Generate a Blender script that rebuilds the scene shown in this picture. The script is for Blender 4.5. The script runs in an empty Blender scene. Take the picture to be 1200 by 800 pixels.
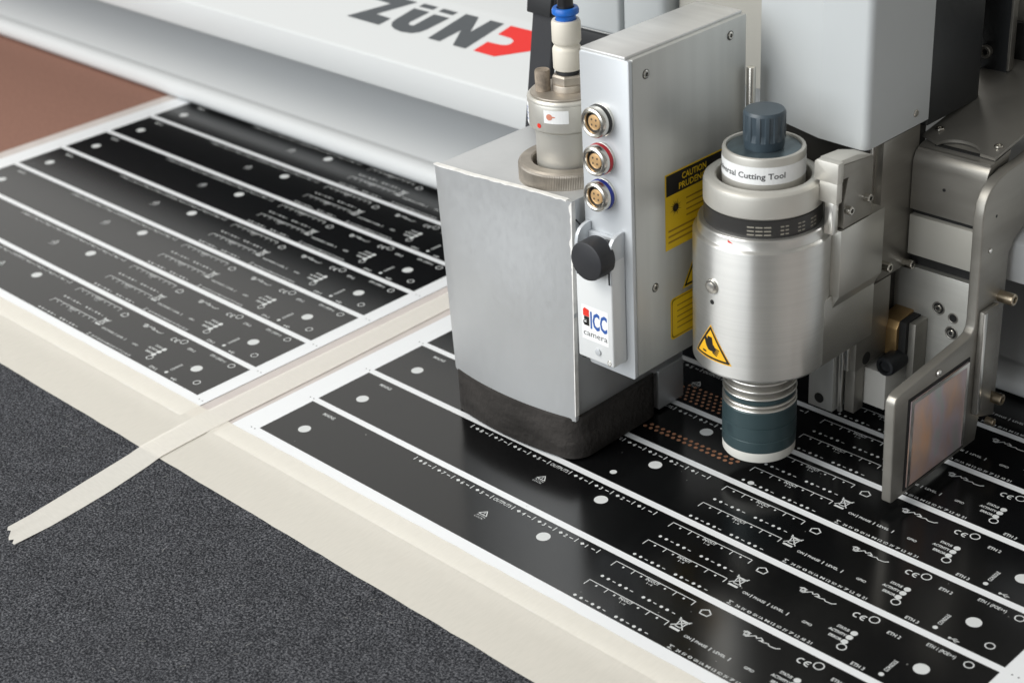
import bpy, bmesh, math, random
from mathutils import Matrix, Vector
random.seed(7)
S = 0.001                                   # all lengths below are millimetres
sc = bpy.context.scene
COL = sc.collection

# ------------------------------------------------------------------ camera
cam = bpy.data.cameras.new('camera')
cam.sensor_width = 36.0
cam.lens = 58.835
cam.clip_start = 0.01
cam.clip_end = 50
cam.dof.use_dof = True
cam.dof.focus_distance = 0.885
cam.dof.aperture_fstop = 11.0
co = bpy.data.objects.new('camera', cam)
COL.objects.link(co)
Rm = Matrix(((0.7102983, -0.2994828, 0.6370136), (0.7018089, 0.3710237, -0.6081164), (-0.0542267, 0.8790059, 0.4737172)))
co.matrix_world = Matrix.Translation(Vector((711.786, -471.973, 499.277)) * S) @ Rm.to_4x4()
sc.camera = co

# ------------------------------------------------------------------ light
w = bpy.data.worlds.new('World')
sc.world = w
w.use_nodes = True
bg = w.node_tree.nodes['Background']
bg.inputs['Color'].default_value = (1.0, 0.975, 0.92, 1)
bg.inputs['Strength'].default_value = 0.25

def lamp(name, loc, target, sx, sy, radiance, col):
    l = bpy.data.lights.new(name, 'AREA')
    l.shape = 'RECTANGLE'
    l.size = sx
    l.size_y = sy
    l.energy = radiance * math.pi * sx * sy
    l.color = col
    o = bpy.data.objects.new(name, l)
    COL.objects.link(o)
    o.location = loc
    d = Vector(target) - Vector(loc)
    o.rotation_euler = d.to_track_quat('-Z', 'Y').to_euler()
    return o
lamp('window_light', (-2.6, 2.0, 1.65), (-0.2, 0.1, 0.1), 2.6, 2.2, 0.84, (1.0, 0.99, 0.955))
lamp('ceiling_light', (-0.75, -1.4, 2.1), (0.0, 0.1, 0.0), 1.6, 1.2, 8.4, (1.0, 0.975, 0.925))
lamp('front_fill_light', (-0.45, -2.4, 1.0), (0.1, 0.1, 0.1), 3.6, 1.7, 3.6, (0.93, 0.97, 1.0))  # unseen area light added to brighten the front faces

sc.view_settings.view_transform = 'Standard'
sc.view_settings.look = 'None'
sc.view_settings.exposure = 0.1
sc.view_settings.gamma = 1.0
sc.render.engine = 'CYCLES'

# ------------------------------------------------------------------ materials
MATS = {}
def mat(name, col, rough=0.5, metal=0.0, spec=0.5, bump=None, var=None, rvar=None, aniso=0.0, coat=0.0):
    """bump=(scale xyz, strength, distance mm)  var=(scale xyz, amount)  rvar=(scale xyz, amount)"""
    if name in MATS:
        return MATS[name]
    m = bpy.data.materials.new(name)
    m.use_nodes = True
    nt = m.node_tree
    n = nt.nodes
    b = n['Principled BSDF']
    b.inputs['Base Color'].default_value = (*col, 1)
    b.inputs['Roughness'].default_value = rough
    b.inputs['Metallic'].default_value = metal
    b.inputs['Specular IOR Level'].default_value = spec
    b.inputs['Anisotropic'].default_value = aniso
    b.inputs['Coat Weight'].default_value = coat
    tc = n.new('ShaderNodeTexCoord')
    def noise(scale, detail=4.0):
        mp = n.new('ShaderNodeMapping')
        mp.inputs['Scale'].default_value = scale
        nt.links.new(tc.outputs['Object'], mp.inputs['Vector'])
        t = n.new('ShaderNodeTexNoise')
        t.inputs['Scale'].default_value = 1.0
        t.inputs['Detail'].default_value = detail
        nt.links.new(mp.outputs['Vector'], t.inputs['Vector'])
        return t
    if bump:
        t = noise(bump[0])
        bp = n.new('ShaderNodeBump')
        bp.inputs['Strength'].default_value = bump[1]
        bp.inputs['Distance'].default_value = bump[2] * S
        nt.links.new(t.outputs['Fac'], bp.inputs['Height'])
        nt.links.new(bp.outputs['Normal'], b.inputs['Normal'])
    if var:
        t = noise(var[0], 6.0)
        mr = n.new('ShaderNodeMapRange')
        mr.inputs['From Min'].default_value = 0.3
        mr.inputs['From Max'].default_value = 0.7
        mr.inputs['To Min'].default_value = 1.0 - var[1]
        mr.inputs['To Max'].default_value = 1.0 + var[1]
        nt.links.new(t.outputs['Fac'], mr.inputs['Value'])
        mx = n.new('ShaderNodeMix')
        mx.data_type = 'RGBA'
        mx.blend_type = 'MULTIPLY'
        mx.inputs['Factor'].default_value = 1.0
        mx.inputs['A'].default_value = (*col, 1)
        nt.links.new(mr.outputs['Result'], mx.inputs['B'])
        nt.links.new(mx.outputs['Result'], b.inputs['Base Color'])
    if rvar:
        t = noise(rvar[0], 5.0)
        mr = n.new('ShaderNodeMapRange')
        mr.inputs['From Min'].default_value = 0.3
        mr.inputs['From Max'].default_value = 0.7
        mr.inputs['To Min'].default_value = max(0.02, rough - rvar[1])
        mr.inputs['To Max'].default_value = min(1.0, rough + rvar[1])
        nt.links.new(t.outputs['Fac'], mr.inputs['Value'])
        nt.links.new(mr.outputs['Result'], b.inputs['Roughness'])
    MATS[name] = m
    return m

def radial_brush(m, aniso, rot):
    nt = m.node_tree
    b = nt.nodes['Principled BSDF']
    t = nt.nodes.new('ShaderNodeTangent')
    t.direction_type = 'RADIAL'
    t.axis = 'Z'
    nt.links.new(t.outputs['Tangent'], b.inputs['Tangent'])
    b.inputs['Anisotropic'].default_value = aniso
    b.inputs['Anisotropic Rotation'].default_value = rot

def carpet_mat():
    m = bpy.data.materials.new('grey_felt')
    m.use_nodes = True
    nt = m.node_tree
    n = nt.nodes
    b = n['Principled BSDF']
    b.inputs['Roughness'].default_value = 0.95
    b.inputs['Specular IOR Level'].default_value = 0.1
    tc = n.new('ShaderNodeTexCoord')
    def nz(scale, detail, rough=0.6):
        t = n.new('ShaderNodeTexNoise')
        t.inputs['Scale'].default_value = scale
        t.inputs['Detail'].default_value = detail
        t.inputs['Roughness'].default_value = rough
        nt.links.new(tc.outputs['Object'], t.inputs['Vector'])
        return t
    a = nz(900, 4.0, 0.78)
    c = nz(60, 4.0)
    cr = n.new('ShaderNodeValToRGB')
    e = cr.color_ramp.elements
    e[0].position = 0.39; e[0].color = (0.007, 0.008, 0.010, 1)
    e[1].position = 0.68; e[1].color = (0.225, 0.23, 0.248, 1)
    k = cr.color_ramp.elements.new(0.5); k.color = (0.046, 0.048, 0.055, 1)
    nt.links.new(a.outputs['Fac'], cr.inputs['Fac'])
    mr = n.new('ShaderNodeMapRange')
    mr.inputs['From Min'].default_value = 0.3; mr.inputs['From Max'].default_value = 0.7
    mr.inputs['To Min'].default_value = 0.85; mr.inputs['To Max'].default_value = 1.15
    nt.links.new(c.outputs['Fac'], mr.inputs['Value'])
    mx = n.new('ShaderNodeMix'); mx.data_type = 'RGBA'; mx.blend_type = 'MULTIPLY'
    mx.inputs['Factor'].default_value = 1.0
    nt.links.new(cr.outputs['Color'], mx.inputs['A'])
    nt.links.new(mr.outputs['Result'], mx.inputs['B'])
    nt.links.new(mx.outputs['Result'], b.inputs['Base Color'])
    bp = n.new('ShaderNodeBump')
    bp.inputs['Strength'].default_value = 0.9
    bp.inputs['Distance'].default_value = 0.6 * S
    nt.links.new(a.outputs['Fac'], bp.inputs['Height'])
    nt.links.new(bp.outputs['Normal'], b.inputs['Normal'])
    return m

def holo_mat():
    m = bpy.data.materials.new('iridescent_mirror')
    m.use_nodes = True
    nt = m.node_tree
    n = nt.nodes
    b = n['Principled BSDF']
    b.inputs['Metallic'].default_value = 0.15
    b.inputs['Roughness'].default_value = 0.4
    b.inputs['Coat Weight'].default_value = 0.15
    tc = n.new('ShaderNodeTexCoord')
    mp = n.new('ShaderNodeMapping')
    mp.inputs['Scale'].default_value = (30, 34, 16)
    mp.inputs['Rotation'].default_value = (0.5, 0, 0)
    nt.links.new(tc.outputs['Object'], mp.inputs['Vector'])
    t = n.new('ShaderNodeTexNoise')
    t.inputs['Scale'].default_value = 1.0
    t.inputs['Detail'].default_value = 3.0
    t.inputs['Distortion'].default_value = 0.8
    nt.links.new(mp.outputs['Vector'], t.inputs['Vector'])
    cr = n.new('ShaderNodeValToRGB')
    e = cr.color_ramp.elements
    e[0].position = 0.3; e[0].color = (0.42, 0.47, 0.44, 1)
    e[1].position = 0.74; e[1].color = (0.72, 0.42, 0.26, 1)
    for p, c in ((0.40, (0.52, 0.43, 0.47, 1)), (0.5, (0.55, 0.40, 0.36, 1)), (0.6, (0.62, 0.43, 0.34, 1))):
        x = cr.color_ramp.elements.new(p); x.color = c
    nt.links.new(t.outputs['Fac'], cr.inputs['Fac'])
    nt.links.new(cr.outputs['Color'], b.inputs['Base Color'])
    return m

G = dict
paint = mat('grey_paint', (0.565, 0.578, 0.588), 0.47, 0.70, bump=((900, 900, 900), 0.10, 0.10), var=((40, 40, 24), 0.02), rvar=((300, 300, 200), 0.03))
paint_edge = mat('bare_edge', (0.80, 0.79, 0.76), 0.5, var=((160, 160, 160), 0.12))
alu_front = mat('anodised_plate', (0.60, 0.625, 0.65), 0.45, 0.35, bump=((400, 400, 400), 0.15, 0.15), var=((22, 22, 22), 0.04))
alu = mat('brushed_aluminium', (0.60, 0.605, 0.585), 0.50, 0.72, bump=((900, 900, 30), 0.18, 0.10), var=((160, 160, 8), 0.035))
turned = mat('turned_aluminium', (0.73, 0.725, 0.70), 0.36, 0.92, bump=((20, 20, 1500), 0.12, 0.10), var=((5, 5, 600), 0.03))
radial_brush(turned, 0.85, 0.25)
milled = mat('milled_aluminium', (0.50, 0.49, 0.455), 0.38, 0.85, bump=((300, 300, 300), 0.1, 0.12), var=((30, 30, 60), 0.05))
turned_soft = mat('satin_aluminium', (0.60, 0.585, 0.54), 0.45, 0.6, bump=((300, 300, 300), 0.12, 0.15), var=((30, 30, 30), 0.04))
plate = mat('milled_steel_plate', (0.29, 0.278, 0.252), 0.42, 0.7, bump=((30, 30, 700), 0.25, 0.15), var=((8, 8, 90), 0.10), rvar=((20, 20, 60), 0.12))
bright = mat('polished_edge', (0.82, 0.80, 0.76), 0.28, 0.95, var=((60, 60, 60), 0.05))
chrome = mat('nickel_screw', (0.70, 0.68, 0.63), 0.24, 1.0)
dark_recess = mat('dark_recess', (0.01, 0.01, 0.01), 0.7)
steel_dirty = mat('stained_steel', (0.40, 0.36, 0.31), 0.45, 0.7, var=((70, 70, 70), 0.25), bump=((300, 300, 300), 0.2, 0.2))
rusty = mat('sintered_bronze_plug', (0.30, 0.25, 0.20), 0.8, 0.3, var=((260, 260, 260), 0.35), bump=((700, 700, 700), 0.7, 0.4))
plastic_white = mat('cream_plastic', (0.68, 0.64, 0.56), 0.45, bump=((200, 200, 200), 0.05, 0.2))
plastic_blue = mat('blue_plastic', (0.012, 0.13, 0.52), 0.35)
rubber = mat('black_rubber', (0.016, 0.017, 0.019), 0.6, bump=((500, 500, 500), 0.1, 0.2))
knob_black = mat('black_knob_plastic', (0.022, 0.023, 0.027), 0.5, bump=((600, 600, 600), 0.2, 0.2))
hose_black = mat('black_hose', (0.012, 0.012, 0.013), 0.35)
strap_black = mat('black_cable_sleeve', (0.03, 0.031, 0.035), 0.7, bump=((900, 900, 900), 0.5, 0.3))
teal = mat('blue_grey_anodised', (0.044, 0.074, 0.082), 0.36, 0.25, bump=((300, 300, 300), 0.08, 0.1), var=((40, 40, 40), 0.06))
teal_knob = mat('blue_grey_plastic', (0.045, 0.064, 0.080), 0.4, var=((50, 50, 50), 0.06))
teal_disc = mat('blue_grey_brushed_disc', (0.12, 0.16, 0.18), 0.3, 0.7, var=((200, 60, 60), 0.2))
white_ring = mat('white_plastic', (0.74, 0.73, 0.68), 0.5)
label_white = mat('white_label', (0.83, 0.84, 0.84), 0.45)
label_yellow = mat('yellow_label', (0.68, 0.45, 0.01), 0.42, var=((40, 40, 40), 0.05))
label_amber = mat('amber_label', (0.86, 0.47, 0.02), 0.42)
ink_black = mat('black_ink', (0.012, 0.011, 0.010), 0.45)
ink_grey = mat('grey_ink', (0.07, 0.07, 0.075), 0.5)
ink_brown = mat('brown_ink', (0.30, 0.17, 0.01), 0.5)
ink_blue = mat('blue_ink', (0.03, 0.10, 0.36), 0.5)
ink_red = mat('red_ink', (0.72, 0.035, 0.02), 0.45)
ink_logo_grey = mat('logo_dark_grey', (0.062, 0.070, 0.078), 0.5)
ink_logo_red = mat('logo_red', (0.66, 0.016, 0.012), 0.5)
ink_white = mat('white_print', (0.64, 0.66, 0.66), 0.5)
beam_white = mat('white_powder_coat', (0.57, 0.585, 0.59), 0.38, bump=((900, 900, 900), 0.10, 0.15), rvar=((6, 6, 6), 0.05))
cover_grey = mat('pale_grey_plastic', (0.48, 0.505, 0.515), 0.45, bump=((1200, 1200, 1200), 0.12, 0.15), var=((12, 12, 6), 0.03))
cover_dark = mat('charcoal_plastic', (0.018, 0.020, 0.022), 0.45, bump=((1000, 1000, 1000), 0.2, 0.15))
rail_grey = mat('grey_beam_cap', (0.43, 0.42, 0.38), 0.45, var=((20, 20, 20), 0.04))
foam = mat('charcoal_foam', (0.036, 0.033, 0.031), 0.9, spec=0.15, bump=((260, 260, 260), 0.9, 1.2), var=((22, 22, 60), 0.45))
sheet_white = mat('white_sheet', (0.80, 0.82, 0.84), 0.35)
panel_black = mat('black_gloss_panel', (0.0040, 0.0042, 0.0045), 0.185, spec=0.42, bump=((12, 12, 12), 0.03, 1.0))
copper = mat('brown_board_in_hole', (0.33, 0.155, 0.085), 0.8, var=((200, 200, 200), 0.2))
brown_felt = mat('brown_felt', (0.262, 0.142, 0.108), 0.9, spec=0.15, var=((350, 350, 350), 0.10), bump=((800, 800, 800), 0.3, 0.4))
underlay = mat('pinkish_underlay', (0.58, 0.53, 0.505), 0.7, var=((60, 60, 60), 0.05))
tape_m = mat('masking_tape', (0.93, 0.895, 0.815), 0.6, bump=((1400, 240, 260), 0.7, 0.10), var=((900, 120, 10), 0.03))
tape_thin = mat('masking_tape_on_felt', (0.63, 0.615, 0.565), 0.6, bump=((1400, 260, 200), 0.8, 0.10), var=((900, 160, 10), 0.035))
tape_top = mat('masking_tape_strip', (0.93, 0.905, 0.845), 0.6, bump=((260, 1400, 200), 0.8, 0.10), var=((160, 900, 10), 0.035))
for m_ in (tape_m, tape_top):
    m_.node_tree.nodes['Principled BSDF'].inputs['Alpha'].default_value = 0.50
gold = mat('gold_contact', (0.80, 0.52, 0.26), 0.35, 0.6)
pin_hole = mat('pin_hole', (0.06, 0.04, 0.03), 0.6)
brass = mat('tarnished_brass', (0.36, 0.235, 0.105), 0.36, 0.8, var=((60, 60, 60), 0.2))
felt = carpet_mat()
holo = holo_mat()

# ------------------------------------------------------------------ mesh helpers
def finish(me, m, smooth):
    if m:
        me.materials.append(m)
    if smooth:
        me.polygons.foreach_set('use_smooth', [True] * len(me.polygons))
        me.set_sharp_from_angle(angle=math.radians(smooth))
    me.update()
    return me

def link(name, me, parent=None, loc=None):
    o = bpy.data.objects.new(name, me)
    COL.objects.link(o)
    if parent is not None:
        o.parent = parent
        b = BASE.get(parent.name, Vector((0, 0, 0)))
        o.matrix_parent_inverse = Matrix.Translation(-b)
        BASE[o.name] = Vector((0, 0, 0)) if loc is None else Vector(loc) * S
    if loc is not None:
        o.location = Vector(loc) * S
        BASE[o.name] = Vector(loc) * S
    return o
BASE = {}

def thing(name, label, cat, loc, group=None):
    o = bpy.data.objects.new(name, None)
    o.empty_display_size = 0.02
    COL.objects.link(o)
    o.location = Vector(loc) * S
    BASE[o.name] = Vector(loc) * S
    o['label'] = label
    o['category'] = cat
    if group:
        o['group'] = group
    return o

def structure(o):
    o['kind'] = 'structure'
    return o

def bm_mesh(bm, m, smooth=35, scale=True):
    me = bpy.data.meshes.new('mesh')
    if scale:
        bmesh.ops.scale(bm, vec=(S, S, S), verts=bm.verts)
    bmesh.ops.recalc_face_normals(bm, faces=bm.faces)
    bm.to_mesh(me)
    bm.free()
    return finish(me, m, smooth)

def box(name, x0, x1, y0, y1, z0, z1, m, parent=None, bev=0.8, seg=2, taper=None):
    bm = bmesh.new()
    vs = [bm.verts.new((x, y, z)) for z in (z0, z1) for y in (y0, y1) for x in (x0, x1)]
    if taper:                                    # widen the top by (dx0, dx1, dz_right)
        for v in vs[4:]:
            v.co.x += taper[0] if v.co.x == x0 else taper[1]
    for f in ((0, 2, 3, 1), (4, 5, 7, 6), (0, 1, 5, 4), (2, 6, 7, 3), (0, 4, 6, 2), (1, 3, 7, 5)):
        bm.faces.new([vs[i] for i in f])
    if bev > 0:
        bmesh.ops.bevel(bm, geom=bm.edges[:], offset=bev, segments=seg, affect='EDGES', profile=0.5, clamp_overlap=True)
    return link(name, bm_mesh(bm, m), parent)

def prism(name, pts, a0, a1, axis, m, parent=None, bev=0.0, seg=2, smooth=35):
    """pts: 2D polygon in the plane across axis ('x': (y,z), 'y': (x,z), 'z': (x,y)), extruded a0..a1."""
    def P(p, a):
        return {'x': (a, p[0], p[1]), 'y': (p[0], a, p[1]), 'z': (p[0], p[1], a)}[axis]
    bm = bmesh.new()
    A = [bm.verts.new(P(p, a0)) for p in pts]
    B = [bm.verts.new(P(p, a1)) for p in pts]
    n = len(pts)
    fa = bm.faces.new(A)
    fb = bm.faces.new(B[::-1])
    for i in range(n):
        bm.faces.new((A[i], B[i], B[(i + 1) % n], A[(i + 1) % n]))
    bmesh.ops.recalc_face_normals(bm, faces=bm.faces)
    if bev > 0:
        es = [e for e in bm.edges if e.calc_face_angle(0) > math.radians(25)]
        bmesh.ops.bevel(bm, geom=es, offset=bev, segments=seg, affect='EDGES', profile=0.5, clamp_overlap=True)
    return link(name, bm_mesh(bm, m, smooth), parent)

AX = {'z': Matrix.Identity(3), '-y': Matrix(((1, 0, 0), (0, 0, -1), (0, 1, 0))), 'x': Matrix(((0, 0, 1), (0, 1, 0), (-1, 0, 0)))}
def lathe_bm(prof, seg=48, teeth=None):
    """prof: list of (r, z). teeth=(i0, i1, count, depth) modulates rings i0..i1."""
    bm = bmesh.new()
    rings = []
    for i, (r, z) in enumerate(prof):
        if r <= 1e-6:
            rings.append([bm.verts.new((0, 0, z))])
            continue
        ring = []
        for k in range(seg):
            rr = r
            if teeth and teeth[0] <= i <= teeth[1]:
                rr = r - teeth[3] * (1 if (k * teeth[2] * 2 // seg) % 2 else 0)
            a = 2 * math.pi * k / seg
            ring.append(bm.verts.new((rr * math.cos(a), rr * math.sin(a), z)))
        rings.append(ring)
    for a, b in zip(rings, rings[1:]):
        if len(a) == 1 and len(b) == 1:
            continue
        for k in range(seg):
            k2 = (k + 1) % seg
            if len(a) == 1:
                bm.faces.new((a[0], b[k2], b[k]))
            elif len(b) == 1:
                bm.faces.new((a[k], a[k2], b[0]))
            else:
                bm.faces.new((a[k], a[k2], b[k2], b[k]))
    return bm

def lathe(name, prof, at, m, parent=None, axis='z', seg=48, teeth=None, smooth=32):
    bm = lathe_bm(prof, seg, teeth)
    bmesh.ops.transform(bm, matrix=Matrix.Translation(Vector(at)) @ AX[axis].to_4x4(), verts=bm.verts)
    return link(name, bm_mesh(bm, m, smooth), parent)

def disc_prof(r, z0, z1, b=0.5):
    return [(0, z0), (r - b, z0), (r, z0 + b), (r, z1 - b), (r - b * 0.3, z1 - b * 0.25), (r - b, z1), (0, z1)]

def screw(parent, at, axis, r=2.6, h=2.4, m=None, name='screw'):
    """cap-head screw with a real hexagon socket"""
    bm = lathe_bm([(0, 0), (r, 0), (r, h - 0.4), (r - 0.4, h), (r * 0.55, h), (r * 0.5, h - 1.2), (0, h - 1.2)], 24)
    bmesh.ops.transform(bm, matrix=Matrix.Translation(Vector(at)) @ AX[axis].to_4x4(), verts=bm.verts)
    o = link(name, bm_mesh(bm, m or chrome, 32), parent)
    bm = lathe_bm([(0, h - 1.1), (r * 0.46, h - 1.1), (r * 0.46, h - 1.05), (0, h - 1.05)], 6)
    bmesh.ops.transform(bm, matrix=Matrix.Translation(Vector(at)) @ AX[axis].to_4x4(), verts=bm.verts)
    link('socket', bm_mesh(bm, dark_recess, 0), o)
    return o

def hole(parent, at, axis, r=3.2):
    """counterbored hole: bright rim, dark bore, screw head deep inside"""
    bm = lathe_bm([(r, 0), (r + 0.5, 0.25), (r + 0.9, 0.1), (r + 0.9, 0.0)], 28)
    bmesh.ops.transform(bm, matrix=Matrix.Translation(Vector(at)) @ AX[axis].to_4x4(), verts=bm.verts)
    o = link('hole_rim', bm_mesh(bm, plate, 40), parent)
    bm = lathe_bm([(0, 0.12), (r, 0.12), (r, 0.02), (0, 0.02)], 28)
    bmesh.ops.transform(bm, matrix=Matrix.Translation(Vector(at)) @ AX[axis].to_4x4(), verts=bm.verts)
    link('bore', bm_mesh(bm, dark_recess, 0), o)
    return o

def tube(name, pts, r, m, parent=None, seg=20):
    bm = bmesh.new()
    rings = []
    P = [Vector(p) for p in pts]
    for i, p in enumerate(P):
        d = (P[min(i + 1, len(P) - 1)] - P[max(i - 1, 0)]).normalized()
        u = d.cross(Vector((0.3, 0.9, 0.2))).normalized()
        v = d.cross(u)
        rr = r[i] if isinstance(r, (list, tuple)) else r
        rings.append([bm.verts.new(p + rr * (math.cos(2 * math.pi * k / seg) * u + math.sin(2 * math.pi * k / seg) * v)) for k in range(seg)])
    for a, b in zip(rings, rings[1:]):
        for k in range(seg):
            bm.faces.new((a[k], a[(k + 1) % seg], b[(k + 1) % seg], b[k]))
    bm.faces.new(rings[0]); bm.faces.new(rings[-1])
    return link(name, bm_mesh(bm, m, 50), parent)

# ---- flat print: polygons and lettering collected as 2D, then mapped onto a surface
class Flat:
    def __init__(s):
        s.v = []; s.f = []
    def poly(s, pts):
        i = len(s.v); s.v += [(p[0], p[1]) for p in pts]; s.f.append(list(range(i, i + len(pts))))
    def rect(s, x0, y0, x1, y1):
        s.poly([(x0, y0), (x1, y0), (x1, y1), (x0, y1)])
    def disc(s, x, y, r, n=24):
        s.poly([(x + r * math.cos(2 * math.pi * k / n), y + r * math.sin(2 * math.pi * k / n)) for k in range(n)])
    def ring(s, x, y, r, wd, n=28, a0=0.0, a1=360.0):
        full = abs(a1 - a0) >= 359.9
        k = n if full else n + 1
        i = len(s.v)
        for j in range(k):
            a = math.radians(a0 + (a1 - a0) * j / n)
            s.v.append((x + r * math.cos(a), y + r * math.sin(a)))
            s.v.append((x + (r - wd) * math.cos(a), y + (r - wd) * math.sin(a)))
        for j in range(n):
            q = (j + 1) % k
            s.f.append([i + 2 * j, i + 2 * q, i + 2 * q + 1, i + 2 * j + 1])
    def line(s, pts, wd):
        for (ax, ay), (bx, by) in zip(pts, pts[1:]):
            d = Vector((bx - ax, by - ay)); L = d.length
            if L < 1e-6: continue
            d /= L
            nx, ny = -d.y * wd / 2, d.x * wd / 2
            ex, ey = d.x * wd / 2 * 0.9, d.y * wd / 2 * 0.9
            s.poly([(ax - ex + nx, ay - ey + ny), (ax - ex - nx, ay - ey - ny), (bx + ex - nx, by + ey - ny), (bx + ex + nx, by + ey + ny)])
    def text(s, st, x, y, h, width=None, rot=0.0, bold=0.0, shear=0.0):
        """lower-left at (x,y), cap height h, squeezed to width"""
        key = (st, bold, shear)
        if key not in TXT:
            c = bpy.data.curves.new('lettering', 'FONT')
            c.body = st; c.resolution_u = 2
            c.offset = bold; c.shear = shear
            o = bpy.data.objects.new('lettering', c); COL.objects.link(o)
            dg = bpy.context.evaluated_depsgraph_get()
            me = bpy.data.meshes.new_from_object(o.evaluated_get(dg))
            vv = [(v.co.x, v.co.y) for v in me.vertices]
            ff = [list(p.vertices) for p in me.polygons]
            bpy.data.objects.remove(o); bpy.data.curves.remove(c); bpy.data.meshes.remove(me)
            x0 = min(p[0] for p in vv); x1 = max(p[0] for p in vv)
            TXT[key] = ([(p[0] - x0, p[1]) for p in vv], ff, x1 - x0)
        vv, ff, wd = TXT[key]
        sy = h / 0.70
        sx = sy if width is None else width / wd
        ca, sa = math.cos(rot), math.sin(rot)
        i = len(s.v)
        for px, py in vv:
            u, v = px * sx, py * sy
            s.v.append((x + u * ca - v * sa, y + u * sa + v * ca))
        s.f += [[i + k for k in f] for f in ff]
    def mesh(s, fn, m, cuts=0):
        bm = bmesh.new()
        vs = [bm.verts.new((p[0], p[1], 0)) for p in s.v]
        for f in s.f:
            try: bm.faces.new([vs[i] for i in f])
            except ValueError: pass
        if cuts:
            bmesh.ops.triangulate(bm, faces=bm.faces[:])
            for _ in range(cuts):
                bmesh.ops.subdivide_edges(bm, edges=[e for e in bm.edges if e.calc_length() > 2.0], cuts=1, use_grid_fill=True)
                bmesh.ops.triangulate(bm, faces=bm.faces[:])
        for v in bm.verts:
            v.co = Vector(fn(v.co.x, v.co.y)) * S
        me = bpy.data.meshes.new('print')
        bm.to_mesh(me); bm.free()
        me['pieces'] = len(s.f)
        return finish(me, m, 0)
TXT = {}
def on_front(y):  return lambda u, v: (u, y, v)
def on_side(x):   return lambda u, v: (x, u, v)
def on_table(z):  return lambda u, v: (u, v, z)
def on_cyl(cx, cy, r, a0):
    """u = arc length from angle a0 (radians) running to the right as seen from outside, v = z"""
    return lambda u, v: (cx + r * math.cos(a0 + u / r), cy + r * math.sin(a0 + u / r), v)

# ================================================================== SETTING
bm = bmesh.new()
for p in ((-1500, -900), (1100, -900), (1100, 900), (-1500, 900)):
    bm.verts.new((p[0], p[1], -0.9))
bm.faces.new(bm.verts[:])
structure(link('cutting_table_felt', bm_mesh(bm, felt, 0)))

def sheet_poly(name, pts, z0, z1, m, parent=None):
    return prism(name, pts, z0, z1, 'z', m, parent)
structure(sheet_poly('brown_underlay_board', [(-1400, -21), (-527, -21), (-527, 860), (-1400, 860)], -0.8, -0.35, brown_felt))
structure(sheet_poly('pale_underlay_strip', [(-527, -18), (1000, -18), (1000, 700), (-527, 700)], -0.75, -0.3, underlay))

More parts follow.
